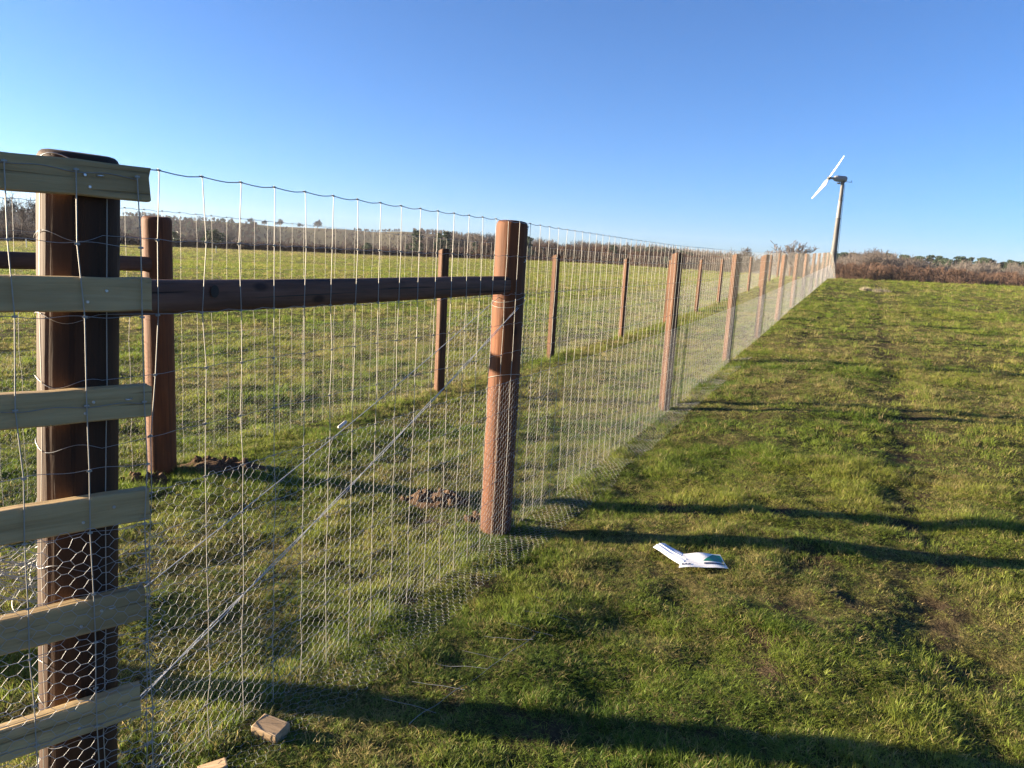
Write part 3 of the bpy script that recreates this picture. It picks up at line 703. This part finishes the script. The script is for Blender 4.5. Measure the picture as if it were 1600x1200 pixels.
# ------------------------------------------------------------------ wind turbine
def turbine():
    D = 140.0; tx, ty = 53.45, 129.4
    zb = float(terrain(np.array([tx]), np.array([ty]))[0]); zt = 17.35
    T = thing('wind_turbine', (tx, ty, zb), 'two bladed white wind turbine beyond the end of the fence', 'wind turbine')
    H = zt - zb
    m_t1 = flat_mat('tower_galvanised', (.125, .122, .12), .55, .6, 1.6); m_t2 = flat_mat('tower_weathered', (.062, .06, .06), .6, .6, 1.2); m_b = flat_mat('blade_white', (.62, .62, .61), .4, .03); m_n = flat_mat('nacelle_grey', (.20, .21, .225), .45, .1); m_d = flat_mat('turbine_dark', (.06, .065, .07), .5)
    secs = [(0, .34, .62, .53, m_t1), (.34, .46, .53, .49, m_t2), (.46, .72, .485, .385, m_t2), (.72, .86, .375, .32, m_t1), (.86, 1.0, .315, .27, m_t2)]
    for a, b_, r0, r1, mt in secs:
        s = MB(); s.tube([(0, 0, a * H), (0, 0, b_ * H - .05)], [r0, r1], 20); o = link('tower_section', s.mesh('tower_section', mt, False), T)
        fl = MB(); fl.tube([(0, 0, b_ * H - .09), (0, 0, b_ * H + .06)], [r1 * 1.13, r1 * 1.13], 20); link('flange', fl.mesh('flange', m_t2), o)
    # ladder cable on the right side
    s = MB(); s.tube([(.75, -.3, 1), (.36, -.12, H - .3)], .035, 5); link('cable', s.mesh('cable', m_d), T)
    fw = np.array([sin(radians(22.3)), cos(radians(22.3)), 0]); rt = np.array([fw[1], -fw[0], 0]); up = np.array([0, 0, 1.0])
    bl = rt * 2.15 + up * 3.05 - fw * 3.5; bl /= np.linalg.norm(bl); ax = rt * .874 + fw * .487
    tc = np.array([0, 0, H + .5]); hub = tc - ax * 2.55
    side = np.cross(up, ax)
    nb = MB()
    prof = [(.35, .16), (.8, .20), (1.05, .42), (1.4, .52), (2.9, .50), (3.1, .40), (3.15, .05)]
    nb.tube([hub + ax * d for d, r in prof], [r for d, r in prof], 12); link('nacelle', nb.mesh('nacelle', m_n, False), T)
    bp = MB(); bp.tube([tc + np.array([0, 0, -.62]), tc + np.array([0, 0, -.2])], [.34, .42], 14); link('yaw_ring', bp.mesh('yaw_ring', m_d), T)
    s = MB(); q = tc - ax * .6 - up * .75; s.tube([q - ax * .35, q + ax * .2], .13, 8); s.tube([q, q + up * .4], .06, 6); link('drop_box', s.mesh('drop_box', m_d), T)
    s = MB(); e = hub + ax * 2.9 - up * .42; s.tube([e, e + ax * 1.3], .045, 6); s.tube([e + ax * 1.2, e + ax * 1.2 + up * .35], .03, 6); link('weather_mast', s.mesh('weather_mast', m_d), T)
    hb = MB(); hb.tube([hub - ax * .28, hub - ax * .18, hub + ax * .15, hub + ax * .4], [.08, .24, .28, .18], 14); link('hub', hb.mesh('hub', m_d, False), T)
    for sg in (1, -1):
        m = MB(); d = bl * sg; ch = np.cross(d, ax); n = 16; V = []
        for i in range(n):
            t = i / (n - 1); c = .22 + .50 * min(1, t / .2) - .50 * max(0, (t - .2) / .8); c = max(c, .1); th = .16 * (1 - t) + .03
            tw = radians(22 * (1 - t) + 4)
            e1 = ch * cos(tw) + ax * sin(tw); e2 = np.cross(d, e1); p = hub + d * (.15 + t * 4.95) - ax * (.25 * t * t)
            for a in np.arange(8) * pi / 4: V.append(p + e1 * (c * .5 * cos(a) + c * .12) + e2 * th * .5 * sin(a))
        i = np.arange(n - 1)[:, None] * 8; j = np.arange(8)[None]; k = (j + 1) % 8
        m.add(V, np.stack([i + j, i + k, i + 8 + k, i + 8 + j], -1).reshape(-1, 4)); m.add(V[-8:], [(0, 1, 2, 3), (0, 3, 4, 7), (4, 5, 6, 7)])
        link('blade', m.mesh('blade', m_b, True), T)
turbine()

# ------------------------------------------------------------------ trees
def tree_geo(seed, H, spread, levels=5, tf=.8, trunk_r=.25, first=.3, nchild=(6, 5, 4, 4), ang=(55, 45, 42, 40), upw=.25, twig=.016, shrink=(.55, .55, .55, .6)):
    rg = np.random.default_rng(seed)
    A = []; B = []; ra = []; rb = []; lv = []
    def grow(p, d, L, r, l):
        n = 4 if l < 2 else 3; pts = [p]; q = p.copy(); dd = d.copy()
        for i in range(n):
            dd = dd + rg.normal(0, .13 if l else .05, 3) + np.array([0, 0, upw * (.25 if l else 0)]); dd /= np.linalg.norm(dd)
            nq = q + dd * L / n; r0 = r * (1 - .65 * i / n); r1 = r * (1 - .65 * (i + 1) / n)
            A.append(q); B.append(nq); ra.append(max(r0, twig)); rb.append(max(r1, twig * .7)); lv.append(l); q = nq; pts.append(q)
        if l >= levels - 1: return
        m = nchild[min(l, len(nchild) - 1)]
        for c in range(m):
            t = (first + (1 - first) * (c + rg.random() * .8) / m) if l == 0 else (.25 + .75 * (c + rg.random()) / m)
            t = min(t, .999); i = int(t * n); pp = pts[i] + (pts[i + 1] - pts[i]) * (t * n - i)
            ax = rg.normal(size=3); ax -= ax.dot(dd) * dd; ax /= np.linalg.norm(ax)
            an = radians(ang[min(l, len(ang) - 1)] * rg.uniform(.7, 1.25))
            nd = dd * cos(an) + ax * sin(an) * (spread if l == 0 else 1); nd[2] += upw; nd /= np.linalg.norm(nd)
            grow(pp, nd, L * shrink[min(l, len(shrink) - 1)] * rg.uniform(.75, 1.2) * (1 - .3 * t * (l == 0)), r * .5 * (1 - .5 * t) + .003, l + 1)
    grow(np.zeros(3), np.array([0, 0, 1.0]), H * tf, trunk_r, 0)
    A = np.array(A); B = np.array(B); s = H / max(B[:, 2].max(), .1)
    return A * s, B * s, np.array(ra), np.array(rb), np.array(lv)

def bark(name, a, b_):
    m, nt, b = new_mat(name); oi = N(nt, 'ShaderNodeObjectInfo'); n = noise(nt, coords(nt, (1, 1, 1), False), .7, 3)
    mx = N(nt, 'ShaderNodeMath', operation='ADD'); nt.links.new(n, mx.inputs[0]); nt.links.new(oi.outputs['Random'], mx.inputs[1])
    r = ramp(nt, [(.3, a), (1.3 / 1.5, b_)]); mu = N(nt, 'ShaderNodeMath', operation='MULTIPLY'); mu.inputs[1].default_value = .66; nt.links.new(mx.outputs[0], mu.inputs[0]); nt.links.new(mu.outputs[0], r.inputs[0])
    nt.links.new(r.outputs[0], b.inputs['Base Color']); b.inputs['Roughness'].default_value = .95; b.inputs['Specular IOR Level'].default_value = .05
    return m
M_GREYBARK = bark('grey_twigs', (.072, .060, .054), (.12, .10, .088))
M_BROWNBARK = bark('brown_twigs', (.060, .037, .027), (.10, .064, .047))
M_PALEBARK = bark('pale_stems', (.105, .09, .08), (.155, .135, .12))
M_PINE = leaf_mat('pine_needles', False, (.028, .050, .022), .15, .7)
M_EVER = leaf_mat('evergreen_leaves', False, (.030, .052, .018), .2, .5)

def bare_meshes(name, geo, mat, sides=3):
    A, B, ra, rb, lv = geo; k = lv == 0
    t = MB(); t.prisms(A[k], B[k], ra[k], rb[k], 6); c = MB(); c.prisms(A[~k], B[~k], ra[~k], rb[~k], sides)
    return t.mesh('trunk', mat), c.mesh('crown', mat)
def leafy_meshes(seed, H, mat, pine):
    rg = np.random.default_rng(seed); t = MB(); t.tube([(0, 0, -.5), (.1, 0, H * .5), (0, .1, H * .95)], [H * .022, H * .016, H * .006], 6)
    cl_ = []
    if pine:
        for i in range(26):
            z = H * rg.uniform(.42, .97); k = 1.05 - abs(z / H - .62) * 1.9; a = rg.uniform(0, 2 * pi); rr = H * .17 * max(k, .1) * rg.uniform(.15, 1)
            cl_.append((rr * cos(a), rr * sin(a), z, H * .065 * rg.uniform(.7, 1.35), .55))
            t.prisms([(0, 0, z - H * .06)], [(rr * cos(a), rr * sin(a), z)], .05, .03)
    else:
        for i in range(26):
            z = H * rg.uniform(.08, .95); k = sin(min(1, z / H + .12) * pi) ** .6; a = rg.uniform(0, 2 * pi); rr = H * .42 * k * rg.uniform(.1, 1)
            cl_.append((rr * cos(a), rr * sin(a), z, H * .13 * rg.uniform(.7, 1.3), .85))
    V = []; F = []
    for (x, y, z, s, fl) in cl_:
        n = 95; d = rg.normal(size=(n, 3)); d /= np.linalg.norm(d, axis=1)[:, None]; d *= rg.uniform(.35, 1, (n, 1)) * s; d[:, 2] *= fl
        P = d + [x, y, z]; a = rg.normal(size=(n, 3)); b_ = rg.normal(size=(n, 3)); a /= np.linalg.norm(a, axis=1)[:, None]; b_ /= np.linalg.norm(b_, axis=1)[:, None]
        w = s * .22
        q = np.stack([P - a * w, P + b_ * w * .8, P + a * w, P - b_ * w * .8], 1).reshape(-1, 3); V.append(q)
    V = np.concatenate(V); F = np.arange(len(V)).reshape(-1, 4); c = MB(); c.add(V, F)
    return t.mesh('trunk', M_GREYBARK), c.mesh('crown', mat)

TREES = {}
TREES['grey'] = [bare_meshes('g', tree_geo(100 + i, 12, 1.1, 5, .8, .22, .22, (9, 6, 5, 4), upw=.22, twig=.026), M_GREYBARK) for i in range(4)]
TREES['brown'] = [bare_meshes('b', tree_geo(200 + i, 9, 1.0, 5, .8, .14, .08, (12, 6, 5, 4), (48, 42, 40, 40), upw=.32, twig=.028), M_BROWNBARK) for i in range(4)]
TREES['pale'] = [bare_meshes('p', tree_geo(300 + i, 13, .7, 5, .8, .15, .35, (9, 5, 4, 4), (38, 36, 36, 36), upw=.4, twig=.022), M_PALEBARK) for i in range(3)]
TREES['oak'] = [bare_meshes('o', tree_geo(400 + i, 10, 1.6, 6, .42, .45, .35, (12, 7, 5, 4, 3), (58, 46, 44, 42, 40), upw=.16, twig=.04, shrink=(1.15, .55, .55, .6, .6)), M_GREYBARK) for i in range(2)]
TREES['pine'] = [leafy_meshes(500 + i, 14, M_PINE, True) for i in range(4)]
TREES['ever'] = [leafy_meshes(600 + i, 7, M_EVER, False) for i in range(3)]

def base_z(x, y):
    x = np.asarray(x, float); y = np.asarray(y, float); r = np.hypot(x, y)
    z = terrain(x, y, False); return np.where(r > 402, np.maximum(z, hill_h(x, y)), z)
TREE_N = {'grey': 'bare_tree', 'brown': 'bare_tree', 'pale': 'bare_tree', 'oak': 'oak_tree', 'pine': 'pine_tree', 'ever': 'evergreen_tree'}
def put_tree(kind, i, az, r, top_el, label, group=None, sxy=1.0, rz=0):
    a = radians(az); x, y = r * sin(a), r * cos(a); z = float(base_z(np.array([x]), np.array([y]))[0]) - .1
    top = EYE + r * tan(radians(top_el)); H0 = {'grey': 12, 'brown': 9, 'pale': 13, 'oak': 10, 'pine': 14, 'ever': 7}[kind]; s = (top - z) / H0
    T = thing(TREE_N[kind], (x, y, z), label, 'tree', group, rz); T.scale = (s * sxy, s * sxy, s)
    tr, cr = TREES[kind][i % len(TREES[kind])]
    link('trunk', tr, T); link('crown', cr, T)

put_tree('oak', 0, 19.9, 190, 2.45, 'broad domed bare oak on the skyline left of the turbine', sxy=1.0)
put_tree('oak', 1, 17.1, 230, 1.75, 'low rounded bare tree left of the domed oak', sxy=1.1)
LEFT = [(-34.6, 150, 2.2, 0, 'bare tree at the left edge of the photo'), (-33.4, 155, 2.35, 1, 'second bare tree from the left edge, left of the thick post'), (-32.3, 150, 2.6, 2, 'tallest bare tree beside the left side of the thick post'), (-35.8, 145, 2.1, 3, 'bare tree cut by the left edge of the photo')]
for az, r, el, i, lb in LEFT: put_tree('grey', i, az, r, el, lb, 'bare trees left of the thick post', 1.0, i)
for az, i, el, lb in ((-19.6, 0, 1.78, 'leftmost small round tree on the hilltop'), (-18.7, 1, 1.70, 'second small tree on the hilltop, close to the first'), (-17.6, 2, 1.85, 'third small tree on the hilltop, a rounded one'), (-16.2, 3, 1.66, 'smallest tree on the hilltop'), (-15.0, 1, 1.98, 'tallest single tree on the hilltop, farthest right')):
    put_tree('oak', i, az, 925, el, lb, 'single trees on the hilltop', .9, i * 2)
for az, r, el, lb in ((-22.0, 230, .78, 'dark round evergreen at the field edge right of the far round post'), (-11.4, 260, .5, 'small dark evergreen in the middle of the far field edge'), (-5.9, 250, .66, 'dark evergreen left of the square post in the far fence'), (-24.6, 240, .45, 'low dark evergreen close to the far round post')):
    put_tree('ever', int(r), az, r, el, lb, 'dark evergreens along the field edge', 1.35, az)

# scattered instances for the woods and the grass (read as one mass)
def scatter(name, pts, rot, scl, idx, col, objs, label, cat):
    me = bpy.data.meshes.new(name); me.vertices.add(len(pts)); me.vertices.foreach_set('co', np.asarray(pts, np.float32).ravel())
    def at(n, t, v, key):
        a = me.attributes.new(n, t, 'POINT'); a.data.foreach_set(key, v)
    at('rot', 'FLOAT_VECTOR', np.asarray(rot, np.float32).ravel(), 'vector'); at('scl', 'FLOAT_VECTOR', np.asarray(scl, np.float32).ravel(), 'vector')
    at('vid', 'INT', np.asarray(idx, np.int32), 'value'); at('gcol', 'FLOAT_VECTOR', np.asarray(col, np.float32).ravel(), 'vector')
    o = link(name, me, kind='stuff', label=label, cat=cat)
    c = bpy.data.collections.new(name + '_pieces')
    for q in objs: c.objects.link(q)
    ng = bpy.data.node_groups.new(name, 'GeometryNodeTree')
    ng.interface.new_socket('Geometry', in_out='INPUT', socket_type='NodeSocketGeometry'); ng.interface.new_socket('Geometry', in_out='OUTPUT', socket_type='NodeSocketGeometry')
    n = ng.nodes; l = ng.links; gi = n.new('NodeGroupInput'); go = n.new('NodeGroupOutput'); ip = n.new('GeometryNodeInstanceOnPoints'); ci = n.new('GeometryNodeCollectionInfo')
    ci.inputs['Collection'].default_value = c; ci.inputs['Separate Children'].default_value = True; ci.inputs['Reset Children'].default_value = True
    def na(nm, t):
        q = n.new('GeometryNodeInputNamedAttribute'); q.data_type = t; q.inputs['Name'].default_value = nm; return [s for s in q.outputs if s.enabled][0]
    l.new(gi.outputs[0], ip.inputs['Points']); l.new(ci.outputs[0], ip.inputs['Instance']); ip.inputs['Pick Instance'].default_value = True
    l.new(na('vid', 'INT'), ip.inputs['Instance Index']); l.new(na('rot', 'FLOAT_VECTOR'), ip.inputs['Rotation']); l.new(na('scl', 'FLOAT_VECTOR'), ip.inputs['Scale'])
    l.new(ip.outputs[0], go.inputs[0])
    md = o.modifiers.new('scatter', 'NODES'); md.node_group = ng
    return o
def joined(kind):
    out = []
    for i, (tr, cr) in enumerate(TREES[kind]):
        me = cr.copy(); 
        import bmesh
        bm = bmesh.new(); bm.from_mesh(cr)
        if kind in ('pine', 'ever'):
            nf = len(bm.faces); bm.from_mesh(tr); bm.faces.ensure_lookup_table()
            for f in bm.faces[nf:]: f.material_index = 1
            me.materials.append(M_GREYBARK)
        else: bm.from_mesh(tr)
        bm.to_mesh(me); bm.free(); o = bpy.data.objects.new('%s_%02d' % (kind, i), me); out.append(o)
    return out
def wood(name, label, spec, seed):
    """spec rows: kind, count, az0, az1, r0, r1, top elevation by azimuth (list), spread of height"""
    rg = np.random.default_rng(seed); objs = []; start = {}
    for row in spec:
        if row[0] not in start: start[row[0]] = len(objs); objs += joined(row[0])
    P = []; Rr = []; Sc = []; Id = []
    for kind, n, a0, a1, r0, r1, els, hs in spec:
        az = rg.uniform(a0, a1, n); r = rg.uniform(r0, r1, n); x = r * np.sin(np.radians(az)); y = r * np.cos(np.radians(az)); z = base_z(x, y) - .15
        if isinstance(els, tuple) and els[0] == 'h': h = els[1] * rg.uniform(1 - hs, 1 + hs, n)
        else:
            el = np.interp(az, els[0], els[1]); h = (EYE + r * np.tan(np.radians(el)) - z) * rg.uniform(1 - hs, 1.02, n)
        s = h / {'grey': 12, 'brown': 9, 'pale': 13, 'oak': 10, 'pine': 14, 'ever': 7}[kind]
        w = s * rg.uniform(.9, 1.3, n)
        P.append(np.stack([x, y, z], -1)); Rr.append(np.stack([0 * az, 0 * az, rg.uniform(0, 6.28, n)], -1)); Sc.append(np.stack([w, w, s], -1)); Id.append(start[kind] + rg.integers(0, len(TREES[kind]), n))
    P = np.concatenate(P)
    scatter(name, P, np.concatenate(Rr), np.concatenate(Sc), np.concatenate(Id), np.ones((len(P), 3)), objs, label, 'woodland')
wood('woodland', 'reddish brown bare wood with pines behind the right hand field', [
    ('brown', 420, 21.8, 39, 165, 230, ([22, 25, 30, 39], [1.05, 1.15, 1.05, .9]), .38),
    ('grey', 60, 23.5, 27.5, 240, 300, ([23, 25, 28], [1.75, 2.15, 1.6]), .2),
    ('pale', 150, 23, 40, 240, 310, ([22, 30, 39], [1.6, 1.6, 1.5]), .22),
    ('grey', 110, 22, 40, 240, 300, ([22, 30, 39], [1.4, 1.45, 1.35]), .3),
    ('pine', 170, 22, 40, 310, 350, ([22, 25, 28.5, 34, 39], [1.62, 1.72, 1.75, 1.6, 1.5]), .12)], 1)
wood('woodland', 'purplish bare saplings with dark conifers behind the long fences', [
    ('brown', 420, -3, 22, 230, 290, ([-3, 6, 12, 22], [1.25, 1.3, 1.15, .8]), .3),
    ('pale', 150, -3, 20, 240, 300, ([-3, 6, 12, 22], [1.3, 1.4, 1.2, .9]), .3),
    ('grey', 200, -8, 7, 290, 380, ([-8, -4, 0, 6], [1.5, 1.8, 1.75, 1.6]), .3),
    ('pine', 260, 5, 17, 350, 420, ([5, 10, 16], [1.72, 1.78, 1.5]), .10),
    ('ever', 20, -9, 14, 225, 240, ([-9, 14], [.5, .5]), .5)], 2)
wood('woodland', 'grey brown bare wood covering the lower slope of the hill', [
    ('grey', 1000, -40, -3, 250, 430, ([-40, -30, -22, -15, -8, -3], [.9, .75, .42, .60, .80, 1.35]), .35),
    ('grey', 600, -19.5, -4, 430, 620, ('h', 5.5), .3),
    ('grey', 700, -40, -19, 430, 760, ('h', 8), .3),
    ('brown', 260, -40, -19, 430, 800, ('h', 7), .3),
    ('grey', 420, -40, -20.8, 700, 940, ('h', 5.5), .35),
    ('grey', 60, -12.5, -9, 880, 940, ('h', 4), .35),
    ('grey', 200, -8, -3, 600, 940, ('h', 7), .35),
    ('ever', 14, -40, -4, 230, 260, ([-40, -4], [.15, .3]), .5),
    ('grey', 260, -20, -8, 620, 800, ('h', 3.6), .4)], 3)
# field hedge / low dark boundary at the far edge of the left field
def far_hedge():
    rg = np.random.default_rng(9); n = 420; az = np.linspace(-37, 11, n) + rg.normal(0, .05, n)
    rr = np.interp(az, [-37, -8, 0, 8, 11], [124, 140, 126, 104, 92]) + rg.normal(0, .5, n)
    x = rr * np.sin(np.radians(az)); y = rr * np.cos(np.radians(az)); z = base_z(x, y) - .2; s = rg.uniform(.10, .16, n)
    scatter('hedge', np.stack([x, y, z], -1), np.stack([0 * az, 0 * az, rg.uniform(0, 6, n)], -1), np.stack([s * 1.6, s * 1.6, s], -1), rg.integers(0, 4, n), np.ones((n, 3)), joined('brown'), 'low dark hedge along the far edge of the left field', 'hedge')
far_hedge()
# short pale stakes in the left field
stake_me = square_post(.07, .8, 77).mesh('stake', flat_mat('pale_stake', (.55, .52, .42), .7))
for az, r, lb in ((-33.2, 84, 'short pale stake in the field left of the thick post'), (-21.9, 88, 'short pale stake in the field right of the far round post'), (-30.9, 90, 'short pale stake showing through the fence close by the thick post')):
    a = radians(az); link('marker_stake', stake_me, None, (r * sin(a), r * cos(a), gz1(r * sin(a), r * cos(a))), (0, 0, az), label=lb, cat='stake', group='marker stakes in the left field')

# ------------------------------------------------------------------ grass
def tuft(seed, nb, rad, hmin, hmax, lean, wid):
    rg = np.random.default_rng(seed); V = []; F = []; c = 0
    for i in range(nb):
        a = rg.uniform(0, 2 * pi); rr = rad * rg.random() ** .5; b0 = np.array([rr * cos(a), rr * sin(a), -.01]); L = rg.uniform(hmin, hmax)
        da = a + rg.normal(0, .9); ln = abs(rg.normal(lean, .3)); d = np.array([cos(da), sin(da), 0]); sd_ = np.array([-sin(da + rg.normal(0, .6)), cos(da), 0]); w = wid * rg.uniform(.7, 1.3)
        p = b0; el = pi / 2 - .15 - .3 * rg.random()
        pts = [p]
        for k in range(3):
            p = p + (d * cos(el) + np.array([0, 0, 1]) * sin(el)) * L / 3; pts.append(p); el -= ln * rg.uniform(.5, 1.2)
        for k, ww in enumerate((1, .85, .55)): V += [pts[k] - sd_ * w * ww / 2, pts[k] + sd_ * w * ww / 2]
        V.append(pts[3]); F += [(c, c + 1, c + 3, c + 2), (c + 2, c + 3, c + 5, c + 4), (c + 4, c + 5, c + 6)]; c += 7
    me = bpy.data.meshes.new('tuft'); me.from_pydata([tuple(v) for v in V], [], F); me.materials.append(M_GRASS)
    return bpy.data.objects.new('tuft_%03d' % seed, me)
TUFTS = [tuft(i, 18, .038, .03, .062, .6, .0028) for i in range(5)] + [tuft(10 + i, 14, .04, .045, .095, .45, .0030) for i in range(4)] + [tuft(20 + i, 12, .045, .03, .07, .85, .003) for i in range(3)] + [tuft(30 + i, 9, .06, .05, .11, 1.25, .0028) for i in range(3)]

def grass_points():
    rg = np.random.default_rng(77); out = []
    for r0, r1, a0, a1, dens, sc in ((1.3, 3.6, -50, 46, 3500, .68), (3.6, 7, -44, 44, 2000, .82), (7, 14, -42, 42, 460, 1.3), (14, 28, -41, 41, 110, 1.9), (28, 60, -41, 41, 25, 2.9), (60, 118, -40, 16, 4, 4.6)):
        area = .5 * (r1 * r1 - r0 * r0) * radians(a1 - a0); n = int(area * dens)
        r = np.sqrt(rg.uniform(r0 * r0, r1 * r1, n)); a = np.radians(rg.uniform(a0, a1, n)); x = r * np.sin(a); y = r * np.cos(a)
        out.append(np.stack([x, y, r, np.full(n, sc) * (r / ((r0 + r1) / 2)) ** .55], -1))
    Q = np.concatenate(out); x, y, r, sc = Q.T; n = len(x)
    so = soil_amount(x, y); dr = dry_amount(x, y)
    cl_ = fbm(x * 3.1, y * 3.1, 111, 2); big = fbm(x * .9, y * .9, 113, 2)
    keep = rg.random(n) > np.clip(so * .95 + .18 * sstep(.45, .3, cl_), 0, .93)
    x, y, r, sc, so, dr, cl_, big = (q[keep] for q in (x, y, r, sc, so, dr, cl_, big)); n = len(x)
    u, v = xy2uv(x, y)
    long_ = np.exp(-((v + .05) / .16) ** 2) * .35 + np.exp(-((v - F2V) / .25) ** 2) * .5
    h = sc * (.36 + .42 * sstep(.36, .70, cl_) + .2 * (big - .5) + long_ * .6 - .12 * so) * rg.uniform(.65, 1.35, n)
    w = sc * rg.uniform(.85, 1.25, n)
    tall = rg.random(n) < (.10 + .45 * sstep(.5, .7, cl_)); flat = rg.random(n) < .35 * dr + .22
    idx = np.where(flat, 9 + rg.integers(0, 6, n), np.where(tall, 5 + rg.integers(0, 4, n), rg.integers(0, 5, n)))
    g1 = np.array([.082, .142, .018]); g2 = np.array([.172, .230, .033]); g3 = np.array([.250, .268, .05]); ds = np.array([.36, .28, .125])
    t = np.clip(.75 * fbm(x * 1.4, y * 1.4, 121, 2) + .25 * rg.random(n) + .12 * sstep(12, 60, r), 0, 1)
    c = np.where((t < .5)[:, None], g1 + (g2 - g1) * sstep(.2, .5, t)[:, None], g2 + (g3 - g2) * sstep(.5, .85, t)[:, None])
    isd = rg.random(n) < np.where(flat, .45, .09) + .4 * dr; k = np.where(isd, rg.uniform(.45, 1, n), .12 * dr)
    c = c * (1 - k)[:, None] + ds * k[:, None]; c = c * rg.uniform(.8, 1.2, (n, 1))
    z = terrain(x, y)
    return np.stack([x, y, z], -1), np.stack([rg.normal(0, .12, n), rg.normal(0, .12, n), rg.uniform(0, 6.283, n)], -1), np.stack([w, w, h], -1), idx, c
gp = grass_points()
print('grass tufts', len(gp[0]))
scatter('pasture_grass', *gp, TUFTS, 'short patchy green and straw coloured pasture grass', 'grass')

# pale clumps of dead grass near the brow of the right hand field
M_STRAW = leaf_mat('dead_straw', False, (.36, .31, .22), .4, .7)
for az_, rad_, lb in ((24.75, .22, 'smaller pale dead grass clump near the brow, left one'), (25.65, .42, 'wider pale dead grass clump near the brow, right one')):
    x, y = 36 * sin(radians(az_)), 36 * cos(radians(az_)); rg = np.random.default_rng(int(az_ * 100)); V = []; F = []
    for i in range(420):
        a = rg.uniform(0, 2 * pi); rr = rad_ * rg.random() ** .6; L = .30 * rg.uniform(.5, 1.1) * (1 - .5 * rr / rad_); ln = rg.uniform(.1, .7); b0 = np.array([rr * cos(a), rr * sin(a), -.02]); d = np.array([cos(a) * ln, sin(a) * ln, 1]); d /= np.linalg.norm(d); sd_ = np.array([-sin(a + rg.normal()), cos(a), 0]) * .006
        c0 = len(V); V += [b0 - sd_, b0 + sd_, b0 + d * L * .6 + sd_ * .7, b0 + d * L * .6 - sd_ * .7, b0 + d * L - np.array([0, 0, .25 * L * ln])]; F += [(c0, c0 + 1, c0 + 2, c0 + 3), (c0 + 3, c0 + 2, c0 + 4)]
    me = bpy.data.meshes.new('grass_clump'); me.from_pydata([tuple(v) for v in V], [], F); me.materials.append(M_STRAW)
    link('grass_clump', me, None, (x, y, gz1(x, y)), label=lb, cat='grass clump', group='pale clumps near the brow')

# ------------------------------------------------------------------ thin winter haze
hz = MB(); hz.box((-1800, -400, -12), (1800, 1800, 75))
m = bpy.data.materials.new('haze'); m.use_nodes = True; nt = m.node_tree; nt.nodes.clear()
out = N(nt, 'ShaderNodeOutputMaterial'); pv = N(nt, 'ShaderNodeVolumePrincipled'); pv.inputs['Color'].default_value = (.86, .90, 1, 1); pv.inputs['Density'].default_value = .0001; pv.inputs['Anisotropy'].default_value = 0.1
nt.links.new(pv.outputs[0], out.inputs['Volume'])
link('haze', hz.mesh('haze', m), kind='stuff')
